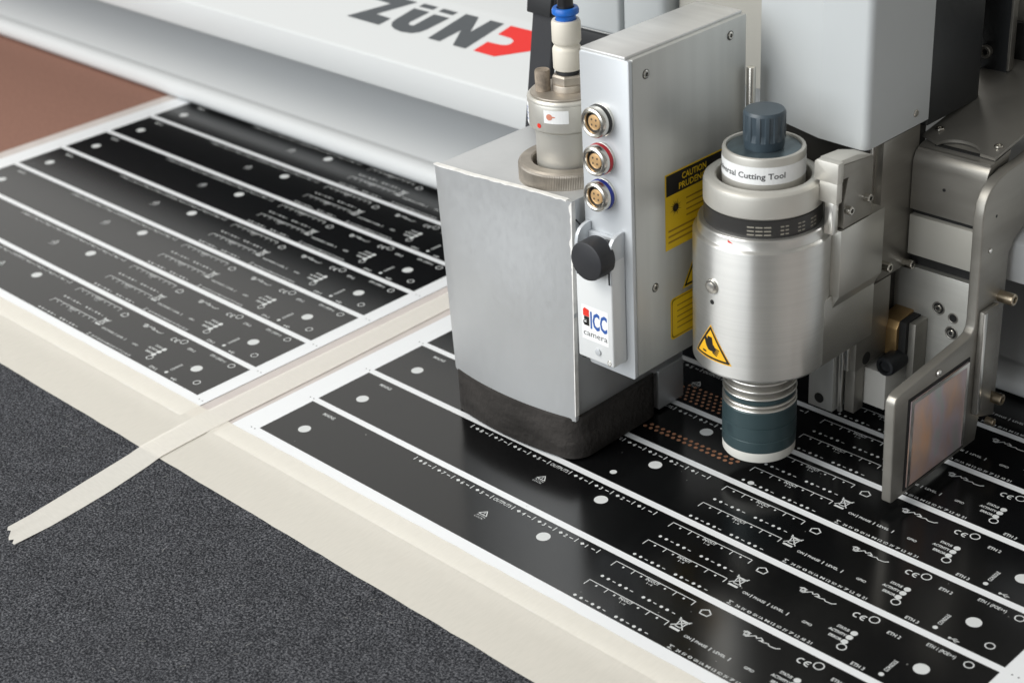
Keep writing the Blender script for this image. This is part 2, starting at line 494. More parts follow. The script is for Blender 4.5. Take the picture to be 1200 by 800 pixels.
# ================================================================== PRINTED SHEETS
PITCH, PW, PL = 44.5, 40.05, 432.57
def panel_print():
    F = Flat()
    F.text('MAINS', 17.0, 33.4, 2.5, 9.8, bold=0.01)
    num = ['8', '7', '6', '5', '4', '3', '2', '1']
    for g, x0 in ((0, 95.2), (1, 172.2)):
        for k in range(5):
            F.rect(x0 + 15.2 * k - 0.28, 34.9, x0 + 15.2 * k + 0.28, 38.4)
        for k in range(4):
            x = x0 + 15.2 * k
            F.poly([(x + 3.1, 36.3), (x + 4.4, 35.1), (x + 5.7, 36.3), (x + 4.4, 37.5)])
            F.text(num[g * 4 + k], x + 7.2, 34.9, 2.6, bold=0.02)
            F.rect(x + 10.8, 35.9, x + 13.2, 36.5)
    F.text('OUTPUTS', 157.8, 35.2, 2.5, 12.8, bold=0.01)
    # warning triangle with two short lines of text
    F.line([(161.3, 21.6), (164.2, 25.2), (167.0, 21.6), (161.3, 21.6)], 0.5)
    F.rect(164.0, 22.2, 164.4, 24.0)
    F.text('ATTN', 161.2, 19.7, 1.1, 6.2); F.text('LOCK', 161.2, 18.0, 1.1, 6.2)
    # fader brackets
    for yl in (36.3, 16.2):
        F.line([(245.7, yl - 4.3), (245.7, yl), (296.7, yl), (296.7, yl - 3.4)], 0.5)
        for x, t in ((251.7, 0), (258.1, 1), (263.5, 0), (278.8, 0), (284.9, 1), (290.7, 0)):
            if t: F.rect(x - 0.25, yl - 3.4, x + 0.25, yl)
            else: F.rect(x - 0.5, yl - 2.4, x + 0.5, yl - 1.2)
        F.text('IN/OUT', 266.6, yl - 2.4, 1.9, 8.2, bold=0.02)
        F.text('1-4', 269.0, yl - 4.6, 1.4, 3.4)
        yr = yl - 13.9
        for x in (248.5, 252.5, 260.1, 264.1, 275.3, 279.0, 286.7, 290.4):
            F.disc(x, yr, 0.95, 8)
        for x in (256.2, 267.6, 282.6, 294.4):
            F.rect(x - 1.0, yr - 0.25, x + 1.0, yr + 0.25)
    # house outline
    hp = [(303.6, 30.6), (307.9, 30.6), (308.6, 33.2), (305.8, 35.3), (303.0, 33.2), (303.6, 30.6)]
    F.line(hp, 0.65)
    # crossed-out bin
    F.line([(298.9, 15.0), (305.8, 22.0)], 0.6); F.line([(305.6, 15.2), (299.2, 22.2)], 0.6)
    F.line([(300.3, 20.4), (301.0, 15.6), (304.0, 15.6), (304.8, 20.4), (300.3, 20.4)], 0.6)
    F.line([(299.6, 20.9), (305.4, 20.9)], 0.8)
    F.rect(299.4, 12.9, 305.1, 14.3)
    for a, b, st in ((309, 313, 'ON'), (315.6, 322.6, 'PHASE'), (326.6, 333.6, 'LEVEL')):
        F.text(st, a, 11.8, 1.7, b - a, bold=0.02)
    for x in (314.2, 324.5, 335.8):
        F.rect(x - 0.25, 11.3, x + 0.25, 13.9)
    # bottom row of small figures
    F.line([(310.6, 0.9), (308.4, 0.9), (309.6, 2.1), (308.4, 3.3), (310.6, 3.3)], 0.4)
    for k, st in enumerate(('24', '5V', '0', 'GN', '1A', 'M', '12', 'IO', '3V', '7', 'L2', 'AB', '21')):
        F.text(st, 313.0 + 3.5 * k, 1.2, 1.7, 2.4, bold=0.02)
    # signature-like maker's mark
    F.line([(328.2, 33.4), (329.6, 34.4), (331.6, 34.0), (330.6, 32.4), (329.6, 31.2), (331.2, 31.0), (333.6, 33.4), (334.6, 34.2), (336.0, 33.0)], 0.65)
    F.line([(336.0, 33.0), (337.4, 34.6), (339.4, 33.4), (337.6, 32.4), (340.6, 32.6), (342.2, 33.2), (343.8, 32.2), (347.2, 32.6), (348.6, 33.8)], 0.6)
    F.ring(330.4, 32.6, 1.5, 0.5, 14)
    F.text('GPIO', 344.2, 12.0, 1.7, 5.4, bold=0.02)
    # CE mark
    F.ring(361.0, 33.2, 2.0, 0.7, 14, 60, 300); F.ring(364.9, 33.2, 2.0, 0.7, 14, 60, 300); F.rect(363.4, 32.9, 365.4, 33.5)
    F.ring(369.4, 35.4, 2.7, 0.6)
    F.text('ETH 2', 379.0, 30.8, 2.2, 7.0, bold=0.02)
    F.text('ETH 3', 379.0, 1.3, 2.2, 7.0, bold=0.02)
    F.text('STATUS', 358.6, 20.0, 1.8, 6.6, bold=0.03)
    F.text('ACTIVITY', 356.6, 16.1, 1.8, 9.4, bold=0.03)
    F.text('ERROR', 359.2, 12.2, 1.8, 7.0, bold=0.03)
    for y in (20.8, 16.9, 12.9):
        F.disc(368.0, y, 1.75, 18)
    F.ring(369.2, 8.9, 2.5, 0.6)
    F.text('ETH 1 (POE++)', 397.6, 35.0, 2.2, 15.0, bold=0.02)
    F.text('CONSOLE', 394.8, 7.6, 2.1, 9.2, rot=math.pi / 2, bold=0.02)
    F.disc(393.7, 4.5, 1.3, 16)
    F.ring(419.8, 8.9, 2.5, 0.6); F.ring(419.7, 35.5, 2.5, 0.6)
    F.line([(402.8, 2.1), (407.6, 2.1)], 0.5); F.disc(402.9, 2.1, 0.8, 10)
    F.line([(404.2, 2.1), (405.4, 3.2), (406.2, 3.2)], 0.4); F.line([(404.8, 2.1), (406.0, 1.0), (406.8, 1.0)], 0.4)
    return F.mesh(on_table(0.36), ink_white)

PRINT = panel_print()
F = Flat(); F.disc(0, 0, 3.8, 32)
DISC = F.mesh(on_table(0.36), ink_white)
bm = bmesh.new()
bmv = [bm.verts.new((x, y, z)) for z in (0.16, 0.28) for x, y in ((0, 0), (PL, 0), (PL, PW), (0, PW))]
for f in ((3, 2, 1, 0), (4, 5, 6, 7), (0, 1, 5, 4), (1, 2, 6, 5), (2, 3, 7, 6), (3, 0, 4, 7)):
    bm.faces.new([bmv[i] for i in f])
PANEL = bm_mesh(bm, panel_black, 0)

def printed_sheet(label, ox, oy, ml, mr, rot, n):
    t = thing('printed_sheet', label, 'printed sheet', (ox, oy, 0), 'printed sheets of black rack panels')
    b = prism('backing', [(-ml, -21), (PL + mr, -21), (PL + mr, n * PITCH + 14), (-ml, n * PITCH + 14)], -0.1, 0.12, 'z', sheet_white, None)
    b.parent = t
    for k in range(n):
        p = bpy.data.objects.new('black_panel', PANEL); COL.objects.link(p)
        p.parent = t; p.location = (0, k * PITCH * S, 0)
        q = bpy.data.objects.new('white_lettering', PRINT); COL.objects.link(q)
        q.parent = p
        q['kind'] = 'stuff'
        for dx, dy in ((21.6, 16.2), (202.7, 27.8), (405.2, 19.3)):
            d = bpy.data.objects.new('white_disc', DISC); COL.objects.link(d)
            d.parent = p; d.location = (dx * S, dy * S, 0)
    # tiny crop dots beside the ends of the white gaps
    F = Flat()
    for k in range(n + 1):
        for x in (-5.0, PL + 5.0):
            F.disc(x, k * PITCH - 2.2, 0.5, 8); F.disc(x + 3.2, k * PITCH - 2.2, 0.5, 8)
    q = link('crop_marks', F.mesh(on_table(0.16), ink_grey)); q.parent = t
    t.rotation_euler[2] = rot
    return t
sheetB = printed_sheet('white edged sheet of black panels under the cutting head, right of the tape', 0, 0, 17, 16, 0, 8)
sheetA = printed_sheet('white edged sheet of black panels left of the tape, running under the long beam', -493.4, -0.66, 20, 11.5, 0.00018, 8)

# holes already cut: honeycomb of round openings that show the brown board below
def vents(k, rows, x0, x1, odd):
    F = Flat()
    for r, y in enumerate(rows):
        x = x0 + (2.05 if (r + odd) % 2 else 0)
        while x <= x1:
            F.disc(x, y, 1.25 if k == 3 else 1.0, 10); x += 4.1
    o = link('vent_holes', F.mesh(on_table(0.42), copper)); o['kind'] = 'stuff'
    ps = sorted([c for c in sheetB.children if c.name.startswith('black_panel')], key=lambda c: c.location.y)
    o.parent = ps[k]
vents(3, (11.1, 14.6), 171.6, 236, 0)
vents(4, (4.0, 7.5, 11.0, 14.5, 18.0), 160, 236, 1)
for dx, dy, dr in ((189.8, 2 * PITCH + 7.7, 2.0), (253.6, 3 * PITCH + 2.4, 1.8)):
    F = Flat(); F.disc(dx, dy, dr, 20)
    o = link('punched_dot', F.mesh(on_table(0.42), ink_white)); o.parent = sheetB

# ================================================================== TAPE
t = thing('masking_tape', 'long wide cream masking tape along the front edge of both printed sheets', 'masking tape', (0, -40, 0))
def strip(name, x0, x1, y0, y1, z, m, parent, n=60, jag=0.25):
    bm = bmesh.new()
    A = []; B = []
    for i in range(n + 1):
        x = x0 + (x1 - x0) * i / n
        A.append(bm.verts.new((x, y0 + random.uniform(-jag, jag), z)))
        B.append(bm.verts.new((x, y1 + random.uniform(-jag, jag), z)))
    top = [bm.faces.new((A[i], A[i + 1], B[i + 1], B[i])) for i in range(n)]
    r = bmesh.ops.extrude_face_region(bm, geom=top)
    for v in [g for g in r['geom'] if isinstance(g, bmesh.types.BMVert)]:
        v.co.z += 0.14
    return link(name, bm_mesh(bm, m, 30), parent)
def long_tape(x0, x1, n=150):
    rws = [(-57.2, -0.66), (-45, -0.62), (-33, -0.62), (-24.5, -0.5), (-20.4, 0.16), (-14, 0.17), (-7.5, 0.17)]
    bm = bmesh.new()
    G = []
    for i in range(n + 1):
        x = x0 + (x1 - x0) * i / n
        G.append([bm.verts.new((x, y + (random.uniform(-0.25, 0.25) if k in (0, len(rws) - 1) else random.uniform(-0.3, 0.3)),
                                z + (random.uniform(0, 0.22) if 0 < k < len(rws) - 1 else 0))) for k, (y, z) in enumerate(rws)])
    top = [bm.faces.new((a[k], b[k], b[k + 1], a[k + 1])) for a, b in zip(G, G[1:]) for k in range(len(rws) - 1)]
    r = bmesh.ops.extrude_face_region(bm, geom=top)
    for v in [g for g in r['geom'] if isinstance(g, bmesh.types.BMVert)]:
        v.co.z += 0.12
    return link('tape_band', bm_mesh(bm, tape_m, 60), t)
long_tape(-760, 700)
t2 = thing('masking_tape', 'short cream tape strip with a torn end crossing the grey felt', 'masking tape', (-28, -80, 0))
bm = bmesh.new()
left = [(-42.5, 330, .3), (-41.5, 180, .3), (-41.0, 60, .3), (-40.6, 0, .34), (-40.2, -20, .36), (-39.2, -40, .24), (-38.2, -56, .1), (-36.6, -66, -.55), (-32.0, -98, -.68), (-29.0, -118, -.68), (-26.2, -137, -.62), (-24.0, -152, -.3)]
right = [(-25.0, 330, .3), (-23.5, 180, .3), (-21.2, 60, .3), (-20.8, 0, .34), (-20.6, -20, .36), (-20.0, -40, .24), (-19.2, -56, .1), (-17.4, -66, -.55), (-12.0, -96, -.68), (-9.6, -116, -.68), (-7.6, -136, -.6), (-6.6, -158.5, -.2)]
n_ = 8
rows = []
for i, (l, r_) in enumerate(zip(left, right)):
    row = []
    for k in range(n_ + 1):
        f = k / n_
        x = l[0] + (r_[0] - l[0]) * f; y = l[1] + (r_[1] - l[1]) * f; z = l[2] + (r_[2] - l[2]) * f
        if i == len(left) - 1:
            y += (0, -0.9, 0.9, 0.2, -1.5, -1.9, 0.9, -0.6, 0)[k]
            z += (0.5, 0.2, 0.5, 0.9, 0.1, 0.0, 0.4, 0.2, 0.3)[k]
        row.append(bm.verts.new((x, y, z)))
    rows.append(row)
top = [bm.faces.new((a[k], b[k], b[k + 1], a[k + 1])) for a, b in zip(rows, rows[1:]) for k in range(n_)]
r = bmesh.ops.extrude_face_region(bm, geom=top)
for v in [g for g in r['geom'] if isinstance(g, bmesh.types.BMVert)]:
    v.co.z += 0.14
link('tape_band', bm_mesh(bm, tape_top, 30), t2)

# ================================================================== BEAM
beam = thing('gantry_beam', 'long white powder coated beam with a grey and red logo across the table', 'machine beam', (0, 300, 0))
tray = [(304, 2.2), (301.4, 3.2), (299.6, 5.2), (298.8, 8), (299.0, 11), (300.0, 14), (302.0, 16.6), (304.8, 18.4), (308, 19.4), (309.4, 19.2), (311, 19.8), (402, 87), (402, 2.2)]
prism('lower_tray', tray, -1300, 900, 'x', beam_white, beam, smooth=60)
SL = 0.4
top = [(265, 93.4), (265.3, 92.8), (266, 92.6), (402, 92.6), (402, 150), (330, 142.5), (326, 140.4), (324, 139.4), (266.8, 116.35), (265.9, 115.8), (265.2, 115.1), (265, 114.3)]
prism('upper_cover', top, -1300, 900, 'x', beam_white, beam, smooth=60)
box('reflection_shade_plate', -1300, 900, 271, 401, 90.4, 92.3, mat('reflection_shade_black', (0.05, 0.054, 0.066), 0.6), beam, 0.3)  # added dark plate, makes the overhang reflect darker in the panels
box('rear_cover', -1300, 900, 402, 520, 60, 210, beam_white, beam, 6, 3)
cs, sn = 1 / math.hypot(1, SL), SL / math.hypot(1, SL)
def on_beam(u, v): return (u, 265 + v * cs - 0.3 * sn, 115.6 + v * sn + 0.3 * cs)
def logo(name, polys, m):
    F = Flat()
    for p in polys: F.poly(p)
    return link(name, F.mesh(on_beam, m), beam)

logo('logo_letter_z', [[(-246.2, 29.9), (-209.5, 29.4), (-205.1, 38.6), (-221.7, 39.3), (-197.5, 60.9), (-236.5, 61.3), (-240.0, 53.2), (-219.5, 52.8)]], ink_logo_grey)
logo('logo_letter_u', [[(-194.8, 54.3), (-178.1, 54.4), (-185.7, 39.7), (-184.6, 37.6), (-182.0, 37.2), (-179.4, 37.9), (-172.6, 53.4), (-156.3, 53.6), (-165.2, 36.6), (-168.6, 32.8), (-174.2, 30.0), (-184.2, 28.7), (-192.4, 29.6), (-197.6, 31.7), (-200.4, 35.0), (-200.2, 39.4)]], ink_logo_grey)
for p in ([(-190.5, 61.3), (-175.4, 61.2), (-177.7, 57.2), (-192.6, 57.0)], [(-169.6, 61.1), (-154.2, 60.9), (-156.5, 56.8), (-171.6, 57.0)]):
    logo('logo_umlaut_dot', [p], ink_logo_grey)
logo('logo_letter_n', [[(-156.5, 29.5), (-144.2, 29.5), (-136.5, 45.0), (-130.3, 29.3), (-117.6, 29.3), (-107.6, 61.3), (-121.2, 61.3), (-127.6, 45.8), (-133.4, 61.4), (-146.5, 61.4)]], ink_logo_grey)
logo('logo_letter_d', [[(-109.8, 29.5), (-88.9, 29.2), (-62.5, 44.5), (-58.6, 51.0), (-62.0, 57.4), (-73.1, 61.2), (-100.8, 61.0), (-103.9, 50.1), (-90.4, 49.5), (-86.3, 47.6), (-86.3, 44.6), (-88.6, 42.4), (-93.6, 41.2), (-105.9, 40.8)]], ink_logo_red)

# ================================================================== SUCTION BOX
sb = thing('suction_box', 'grey sheet metal box with black foam skirt hovering over the black panels', 'machine box', (120, 135, 1))
prism('housing', [(73.2, 26.5), (166.8, 26.5), (170.2, 157.0), (146, 156.0), (120, 154.5), (98, 153.1), (68.8, 152.1)], 94.05, 184, 'y', paint, sb, 0.4)
def top_z(x):
    P = [(67.9, 152.6), (98, 153.6), (120, 155.0), (146, 156.6), (171.3, 157.6)]
    for (xa, za), (xb, zb) in zip(P, P[1:]):
        if x <= xb: return za + (zb - za) * max(0, (x - xa)) / (xb - xa)
    return P[-1][1]
def bow(u, v):
    t_ = min(1.0, max(0.0, (v - 0.45) / 0.55))
    return 6.0 * (4 * u * (1 - u)) ** 0.85 * (1 - t_ * t_ * (3 - 2 * t_))
bm = bmesh.new()
NU, NV = 20, 16
for side in (0, 1):
    for j in range(NV + 1):
        v = j / NV
        for i in range(NU + 1):
            u = i / NU
            x = (72 + (67.9 - 72) * v) * (1 - u) + (168 + 3.3 * v) * u
            z = 26.2 + (top_z(67.9 + u * 103.4) - 26.2) * v
            e_ = 0.8 * max(0, 1 - u * 26) ** 2            # soft left edge
            bm.verts.new((x, 91.6 + 2.4 * side - bow(u, v) + e_, z))
bm.verts.ensure_lookup_table()
W = NU + 1; H = NV + 1
def V(s_, i, j): return bm.verts[s_ * W * H + j * W + i]
for j in range(NV):
    for i in range(NU):
        bm.faces.new((V(0, i, j), V(0, i + 1, j), V(0, i + 1, j + 1), V(0, i, j + 1)))
        bm.faces.new((V(1, i, j), V(1, i, j + 1), V(1, i + 1, j + 1), V(1, i + 1, j)))
for i in range(NU):
    bm.faces.new((V(0, i, 0), V(1, i, 0), V(1, i + 1, 0), V(0, i + 1, 0)))
    bm.faces.new((V(0, i, NV), V(0, i + 1, NV), V(1, i + 1, NV), V(1, i, NV)))
for j in range(NV):
    bm.faces.new((V(0, 0, j), V(0, 0, j + 1), V(1, 0, j + 1), V(1, 0, j)))
    bm.faces.new((V(0, NU, j), V(1, NU, j), V(1, NU, j + 1), V(0, NU, j + 1)))
link('front_plate', bm_mesh(bm, paint, 50), sb)
pts = [(67.9, 152.6), (98, 153.6), (120, 155.0), (146, 156.6), (171.3, 157.6)]
def jag_strip(pts, wd, nrm, n, jit):
    out = []; back = []
    for (a, b) in zip(pts, pts[1:]):
        for k in range(n):
            f = k / n
            x = a[0] + (b[0] - a[0]) * f; z = a[1] + (b[1] - a[1]) * f
            out.append((x + nrm[0] * 0.25, z + nrm[1] * 0.25))
            q = wd + random.uniform(-jit, jit)
            back.append((x - nrm[0] * q, z - nrm[1] * q))
    return out + back[::-1]
prism('bare_edge', jag_strip(pts, 0.45, (0, 1), 7, 0.35), 91.45, 94.2, 'y', paint_edge, sb)
rp = [(171.1, 157.0), (170.3, 124), (169.4, 92), (168.6, 58), (167.9, 27)]
prism('bare_edge', jag_strip(rp, 1.1, (1, 0), 13, 0.95), 91.45, 94.2, 'y', paint_edge, sb)
box('rear_foot', 146, 168.2, 161, 183, 2.0, 27, paint, sb, 0.6)
def rrect(x0, x1, y0, y1, r, n=8):
    out = []
    for cx, cy, a in ((x1 - r, y0 + r, -90), (x1 - r, y1 - r, 0), (x0 + r, y1 - r, 90), (x0 + r, y0 + r, 180)):
        for k in range(n + 1):
            t_ = math.radians(a + 90 * k / n)
            out.append((cx + r * math.cos(t_), cy + r * math.sin(t_)))
    return out
fp = rrect(70.6, 170.4, 90.8, 160.2, 10)
fp = [p for p in fp]
out = []
for i, p in enumerate(fp):
    out.append(p)
    q = fp[(i + 1) % len(fp)]
    if abs(p[1] - 90.8) < 0.05 and abs(q[1] - 90.8) < 0.05 and abs(p[0] - q[0]) > 20:
        for k in range(1, 16): out.append((p[0] + (q[0] - p[0]) * k / 16, 90.8))
fo = [(x, y - (6.3 * max(0, 4 * ((x - 70.6) / 99.8) * (1 - (x - 70.6) / 99.8)) ** 0.85 if y < 101 else 0)) for x, y in out]
prism('foam_skirt', fo, 1.2, 28.0, 'z', foam, sb, 1.0, 3, 50)
# two short wire ends by the plate edge
tube('wire_end', [(170.5, 95, 146.5), (172.2, 96.5, 143.5), (173.4, 98, 142)], 0.45, rubber, sb, 8)
tube('wire_end', [(170.2, 95, 138.5), (172.0, 96.5, 138.2), (173.2, 98, 137.6)], 0.45, rubber, sb, 8)

# ================================================================== SPINDLE WITH AIR FITTING
ax, ay = 141.0, 121.0
sp = thing('spindle_module', 'satin metal spindle with knurled ring standing in the grey suction box', 'spindle', (ax, ay, 152))
lathe('knurled_ring', [(20.5, 150), (25.8, 150), (25.8, 163.6), (25.3, 164.8), (24.2, 165.6), (19.0, 165.6), (18.2, 164.8), (18.2, 150), (20.5, 150)], (ax, ay, 0), steel_dirty, sp, seg=360, teeth=(1, 2, 180, 0.32), smooth=6)
lathe('cylinder', [(0, 150), (15.7, 150), (15.7, 180), (16.4, 182.5), (16.4, 183.6), (19.0, 185.4), (0, 185.4)], (ax, ay, 0), turned_soft, sp, seg=64)
lathe('head_band', [(0, 185.5), (19.1, 185.5), (19.3, 186), (19.3, 198.6), (19.0, 199.6), (19.4, 200.0), (19.3, 200.8), (18.4, 201.8), (0, 202.1)], (ax, ay, 0), turned_soft, sp, seg=64)
lathe('cap_plate', disc_prof(17.6, 201.6, 203.0, 0.6), (ax, ay, 0), steel_dirty, sp, seg=64)
cx2, cy2 = ax + 1.7, ay + 1.7
lathe('fitting_collar', disc_prof(8.6, 202.6, 206.6, 0.5), (cx2, cy2, 0), steel_dirty, sp, seg=40)
bm = lathe_bm([(0, 206.4), (8.2, 206.4), (8.6, 207.0), (8.6, 210.6), (7.8, 211.6), (0, 211.6)], 6)
bmesh.ops.transform(bm, matrix=Matrix.Translation((cx2, cy2, 0)), verts=bm.verts)
link('hex_nut', bm_mesh(bm, steel_dirty, 20), sp)
lathe('thread', disc_prof(6.2, 211.4, 214.6, 0.4), (cx2, cy2, 0), rubber, sp, seg=32)
lathe('push_fit_body', [(0, 214), (7.0, 214), (7.4, 214.8), (7.5, 224.6), (7.0, 225.8), (6.2, 226.4), (6.2, 227.2), (7.0, 227.8), (7.5, 228.8), (7.5, 238.6), (7.0, 239.8), (5.6, 240.0), (5.4, 239.0), (0, 239.0)], (cx2, cy2, 0), plastic_white, sp, seg=48)
lathe('release_collar', [(0, 238), (5.2, 238), (5.2, 242.2), (6.9, 243.2), (7.0, 245.0), (6.4, 246.2), (4.6, 246.2), (4.4, 245), (0, 245)], (cx2, cy2, 0), plastic_blue, sp, seg=40)
px, py = ax - 7.6, ay - 7.6
lathe('sintered_plug', [(0, 202.4), (3.9, 202.4), (4.0, 203), (4.05, 213.0), (3.7, 214.0), (0, 214.2)], (px, py, 0), rusty, sp, seg=28)
cang = math.radians(-53.1)
F = Flat(); F.rect(0, 190.8, 13.4, 197.8)
link('sticker', F.mesh(on_cyl(ax, ay, 19.45, cang - math.radians(27)), label_white, 3), sp)
F = Flat(); F.disc(3.2, 194.3, 1.7, 16); F.poly([(4.6, 193.9), (6.4, 194.1), (6.4, 194.6), (4.6, 194.8)])
link('sticker_emblem', F.mesh(on_cyl(ax, ay, 19.55, cang - math.radians(27)), mat('faded_red_ink', (0.62, 0.24, 0.16), 0.5), 1), sp)
F = Flat(); F.rect(0, 186.8, 7, 198.6)
link('sticker', F.mesh(on_cyl(ax, ay, 19.45, cang - math.radians(86)), label_white, 3), sp)
F = Flat()
for k in range(5): F.rect(3.2, 189.0 + 1.6 * k, 6.4 - (k % 2), 189.5 + 1.6 * k)
link('sticker_print', F.mesh(on_cyl(ax, ay, 19.55, cang - math.radians(86)), ink_blue, 1), sp)
F = Flat(); F.disc(0, 188.6, 1.3, 16)
link('red_dot', F.mesh(on_cyl(ax, ay, 19.5, cang - math.radians(37)), ink_red), sp)
hs = thing('air_hose', 'black air hose leaving the blue collar of the cream fitting upwards', 'hose', (cx2, cy2, 240))
tube('hose', [(cx2, cy2, 240), (cx2, cy2, 252), (cx2 - 0.3, cy2 + 0.4, 275), (cx2 - 1.5, cy2 + 3, 310), (cx2 - 4, cy2 + 10, 360)], 4.1, hose_black, hs, 24)

# ================================================================== CABLE SLEEVE BEHIND THE SPINDLE
cb = thing('cable_sleeve', 'flat black cable sleeve hanging behind the metal spindle', 'cable', (50, 190, 120))
prism('sleeve', [(40.2, 118), (57.5, 118), (86, 300), (68.5, 300)], 187, 192, 'y', strap_black, cb, 1.6, 3)
prism('clamp', [(52.5, 211.4), (71.0, 211.0), (72.8, 222.4), (54.0, 223.0)], 184.5, 194, 'y', rubber, cb, 1.0)

# ================================================================== CAMERA MODULE
cm = thing('camera_module', 'narrow brushed aluminium camera box with three round sockets and yellow caution labels', 'camera', (189.5, 140, 62))
box('housing', 173.6, 205.5, 101.6, 190, 63.5, 236.6, alu, cm, 0.8)
prism('face_plate', rrect(173.4, 205.3, 62.6, 236.4, 1.2, 3), 99.0, 101.5, 'y', alu_front, cm, 0.4)
box('top_plate', 173.8, 202.6, 99.4, 189.8, 236.2, 238.0, mat('scuffed_aluminium', (0.70, 0.70, 0.69), 0.42, 0.6, bump=((60, 600, 60), 0.2, 0.15), var=((20, 160, 20), 0.07)), cm, 0.5)
def connector(z, ringmat):
    lathe('socket_connector', [(8.3, 0), (8.3, 1.4), (7.5, 1.7), (7.5, 3.4), (7.9, 3.7), (7.9, 6.4), (7.4, 7.2), (6.4, 7.6), (5.6, 7.3), (5.2, 6.6), (5.1, 4.4), (0, 4.4)], (187.2, 99.0, z), chrome, cm, '-y', 40)
    o = COL.objects[-1]
    lathe('colour_ring', [(7.4, 1.6), (8.15, 1.6), (8.15, 3.3), (7.4, 3.3)], (187.2, 99.0, z), ringmat, o, '-y', 40)
    lathe('insulator', disc_prof(5.0, 4.45, 4.9, 0.2), (187.2, 99.0, z), ink_black, o, '-y', 32)
    lathe('contact_insert', disc_prof(3.9, 4.8, 6.0, 0.4), (187.2, 99.0, z), gold, o, '-y', 32)
    F = Flat()
    for a in range(4):
        F.disc(187.2 + 2.0 * math.cos(math.radians(45 + 90 * a)), z + 2.0 * math.sin(math.radians(45 + 90 * a)), 0.55, 10)
    link('pin_holes', F.mesh(on_front(99.0 - 6.06), pin_hole), o)
connector(203.6, ink_black)
connector(183.4, mat('red_ring', (0.50, 0.02, 0.03), 0.4))
connector(164.2, mat('blue_ring', (0.01, 0.03, 0.30), 0.4))
# lower cover with two ears, thumb screw between them
cov = box('label_cover', 175.6, 200.4, 88.0, 98.8, 72.5, 133.5, mat('pale_cover', (0.72, 0.735, 0.74), 0.45, 0.1), cm, 1.0, 3)
def ear(x0, x1):
    p = [(98.9, 120), (98.9, 146.5), (97.4, 146.9), (94, 146.3), (90.8, 144.8), (88.8, 142.2), (88.0, 138.6), (88.0, 120)]
    return prism('ear', p, x0, x1, 'x', alu_front, cm, 0.35)
ear(175.6, 177.8); ear(198.0, 200.3)
box('recess_back', 177.8, 198.0, 96.4, 98.9, 125, 142, alu_front, cm, 0.3)
lathe('thumb_screw', [(0, 0), (6.0, 0), (6.0, 6.0), (10.0, 7.2), (10.6, 8.0), (10.6, 17.0), (10.2, 18.0), (9.4, 18.4), (0, 18.7)], (191.4, 97.5, 134.6), knob_black, cm, '-y', 48)
F = Flat(); F.rect(179.0, 84.0, 197.4, 104.0)
lab = link('maker_label', F.mesh(on_front(87.9), label_white), cov)
F = Flat(); F.text('ICC', 185.0, 91.6, 9.4, 11.6, bold=0.03)
link('label_lettering', F.mesh(on_front(87.82), ink_blue), cov)
F = Flat(); F.text('camera', 180.0, 86.4, 3.4, 16.6)
link('label_lettering', F.mesh(on_front(87.82), ink_grey), cov)
F = Flat(); F.poly([(180.0, 97.6), (184.2, 97.6), (184.2, 101.6), (181.2, 102.4), (180.0, 101.2)])
link('label_emblem', F.mesh(on_front(87.82), ink_red), cov)
F = Flat(); F.poly([(180.6, 92.2), (184.2, 92.2), (184.2, 97.5), (180.6, 97.5), (180.6, 95.4), (182.4, 95.4), (182.4, 94.0), (180.6, 94.0)]); F.ring(181.4, 93.8, 1.5, 0.5, 12)
link('label_emblem', F.mesh(on_front(87.82), ink_black), cov)
lathe('rubber_button', disc_prof(1.9, 0, 1.0, 0.4), (190.0, 88.0, 79.0), alu_front, cov, '-y', 20)
screw(cm, (197.4, 89.5, 74.6), '-y', 1.8, 1.6)
lathe('rubber_foot', disc_prof(1.6, 0, 1.6, 0.3), (177.0, 92, 71.6), rubber, cm, '-y', 16)
for y, z in ((111.2, 227.0), (176.6, 228.6), (115.8, 110.3)):
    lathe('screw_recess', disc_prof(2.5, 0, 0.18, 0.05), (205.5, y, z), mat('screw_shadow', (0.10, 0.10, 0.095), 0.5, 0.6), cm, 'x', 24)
    screw(cm, (205.1, y, z), 'x', 2.0, 1.1)
def side_label(name, pts, m, x): 
    F = Flat(); F.poly(pts); return link(name, F.mesh(on_side(x), m), cm)
X = 205.5
side_label('caution_label', [(124.3, 127.4), (172, 127.4), (172, 169.6), (124.3, 169.6)], label_yellow, X + 0.10)
cl_ = COL.objects[-1]
F = Flat(); F.rect(125.2, 157.4, 171.2, 168.8); link('label_header', F.mesh(on_side(X + 0.16), ink_black), cl_)
F = Flat(); F.text('CAUTION', 137.6, 163.6, 3.4, 19.6, bold=0.02); F.text('PRUDENCE', 135.2, 158.8, 3.4, 24.0, bold=0.02)
link('label_lettering', F.mesh(on_side(X + 0.22), label_yellow), cl_)
F = Flat()
for k in range(16):
    a = 2 * math.pi * k / 16; b = a + 0.09; r = 5.0 if k % 2 else 3.9
    F.poly([(132.6 + 1.5 * math.cos(a - .2), 149.6 + 1.5 * math.sin(a - .2)), (132.6 + r * math.cos(a), 149.6 + r * math.sin(a)), (132.6 + 1.5 * math.cos(a + .2), 149.6 + 1.5 * math.sin(a + .2))])
F.disc(132.6, 149.6, 2.2, 20)
link('laser_symbol', F.mesh(on_side(X + 0.16), ink_black), cl_)
F = Flat()
for k in range(4): F.rect(141.0, 151.6 - 3.2 * k, 168 - 3 * (k % 2), 152.5 - 3.2 * k)
for k in range(3): F.rect(126.6, 137.2 - 3.1 * k, 169 - 5 * (k % 2), 138.3 - 3.1 * k)
link('label_fine_print', F.mesh(on_side(X + 0.16), ink_brown), cl_)
tri = [(137.6, 101.0), (165, 101.0), (151.3, 123.6)]
side_label('laser_triangle_label', tri, label_yellow, X + 0.10)
cl2 = COL.objects[-1]
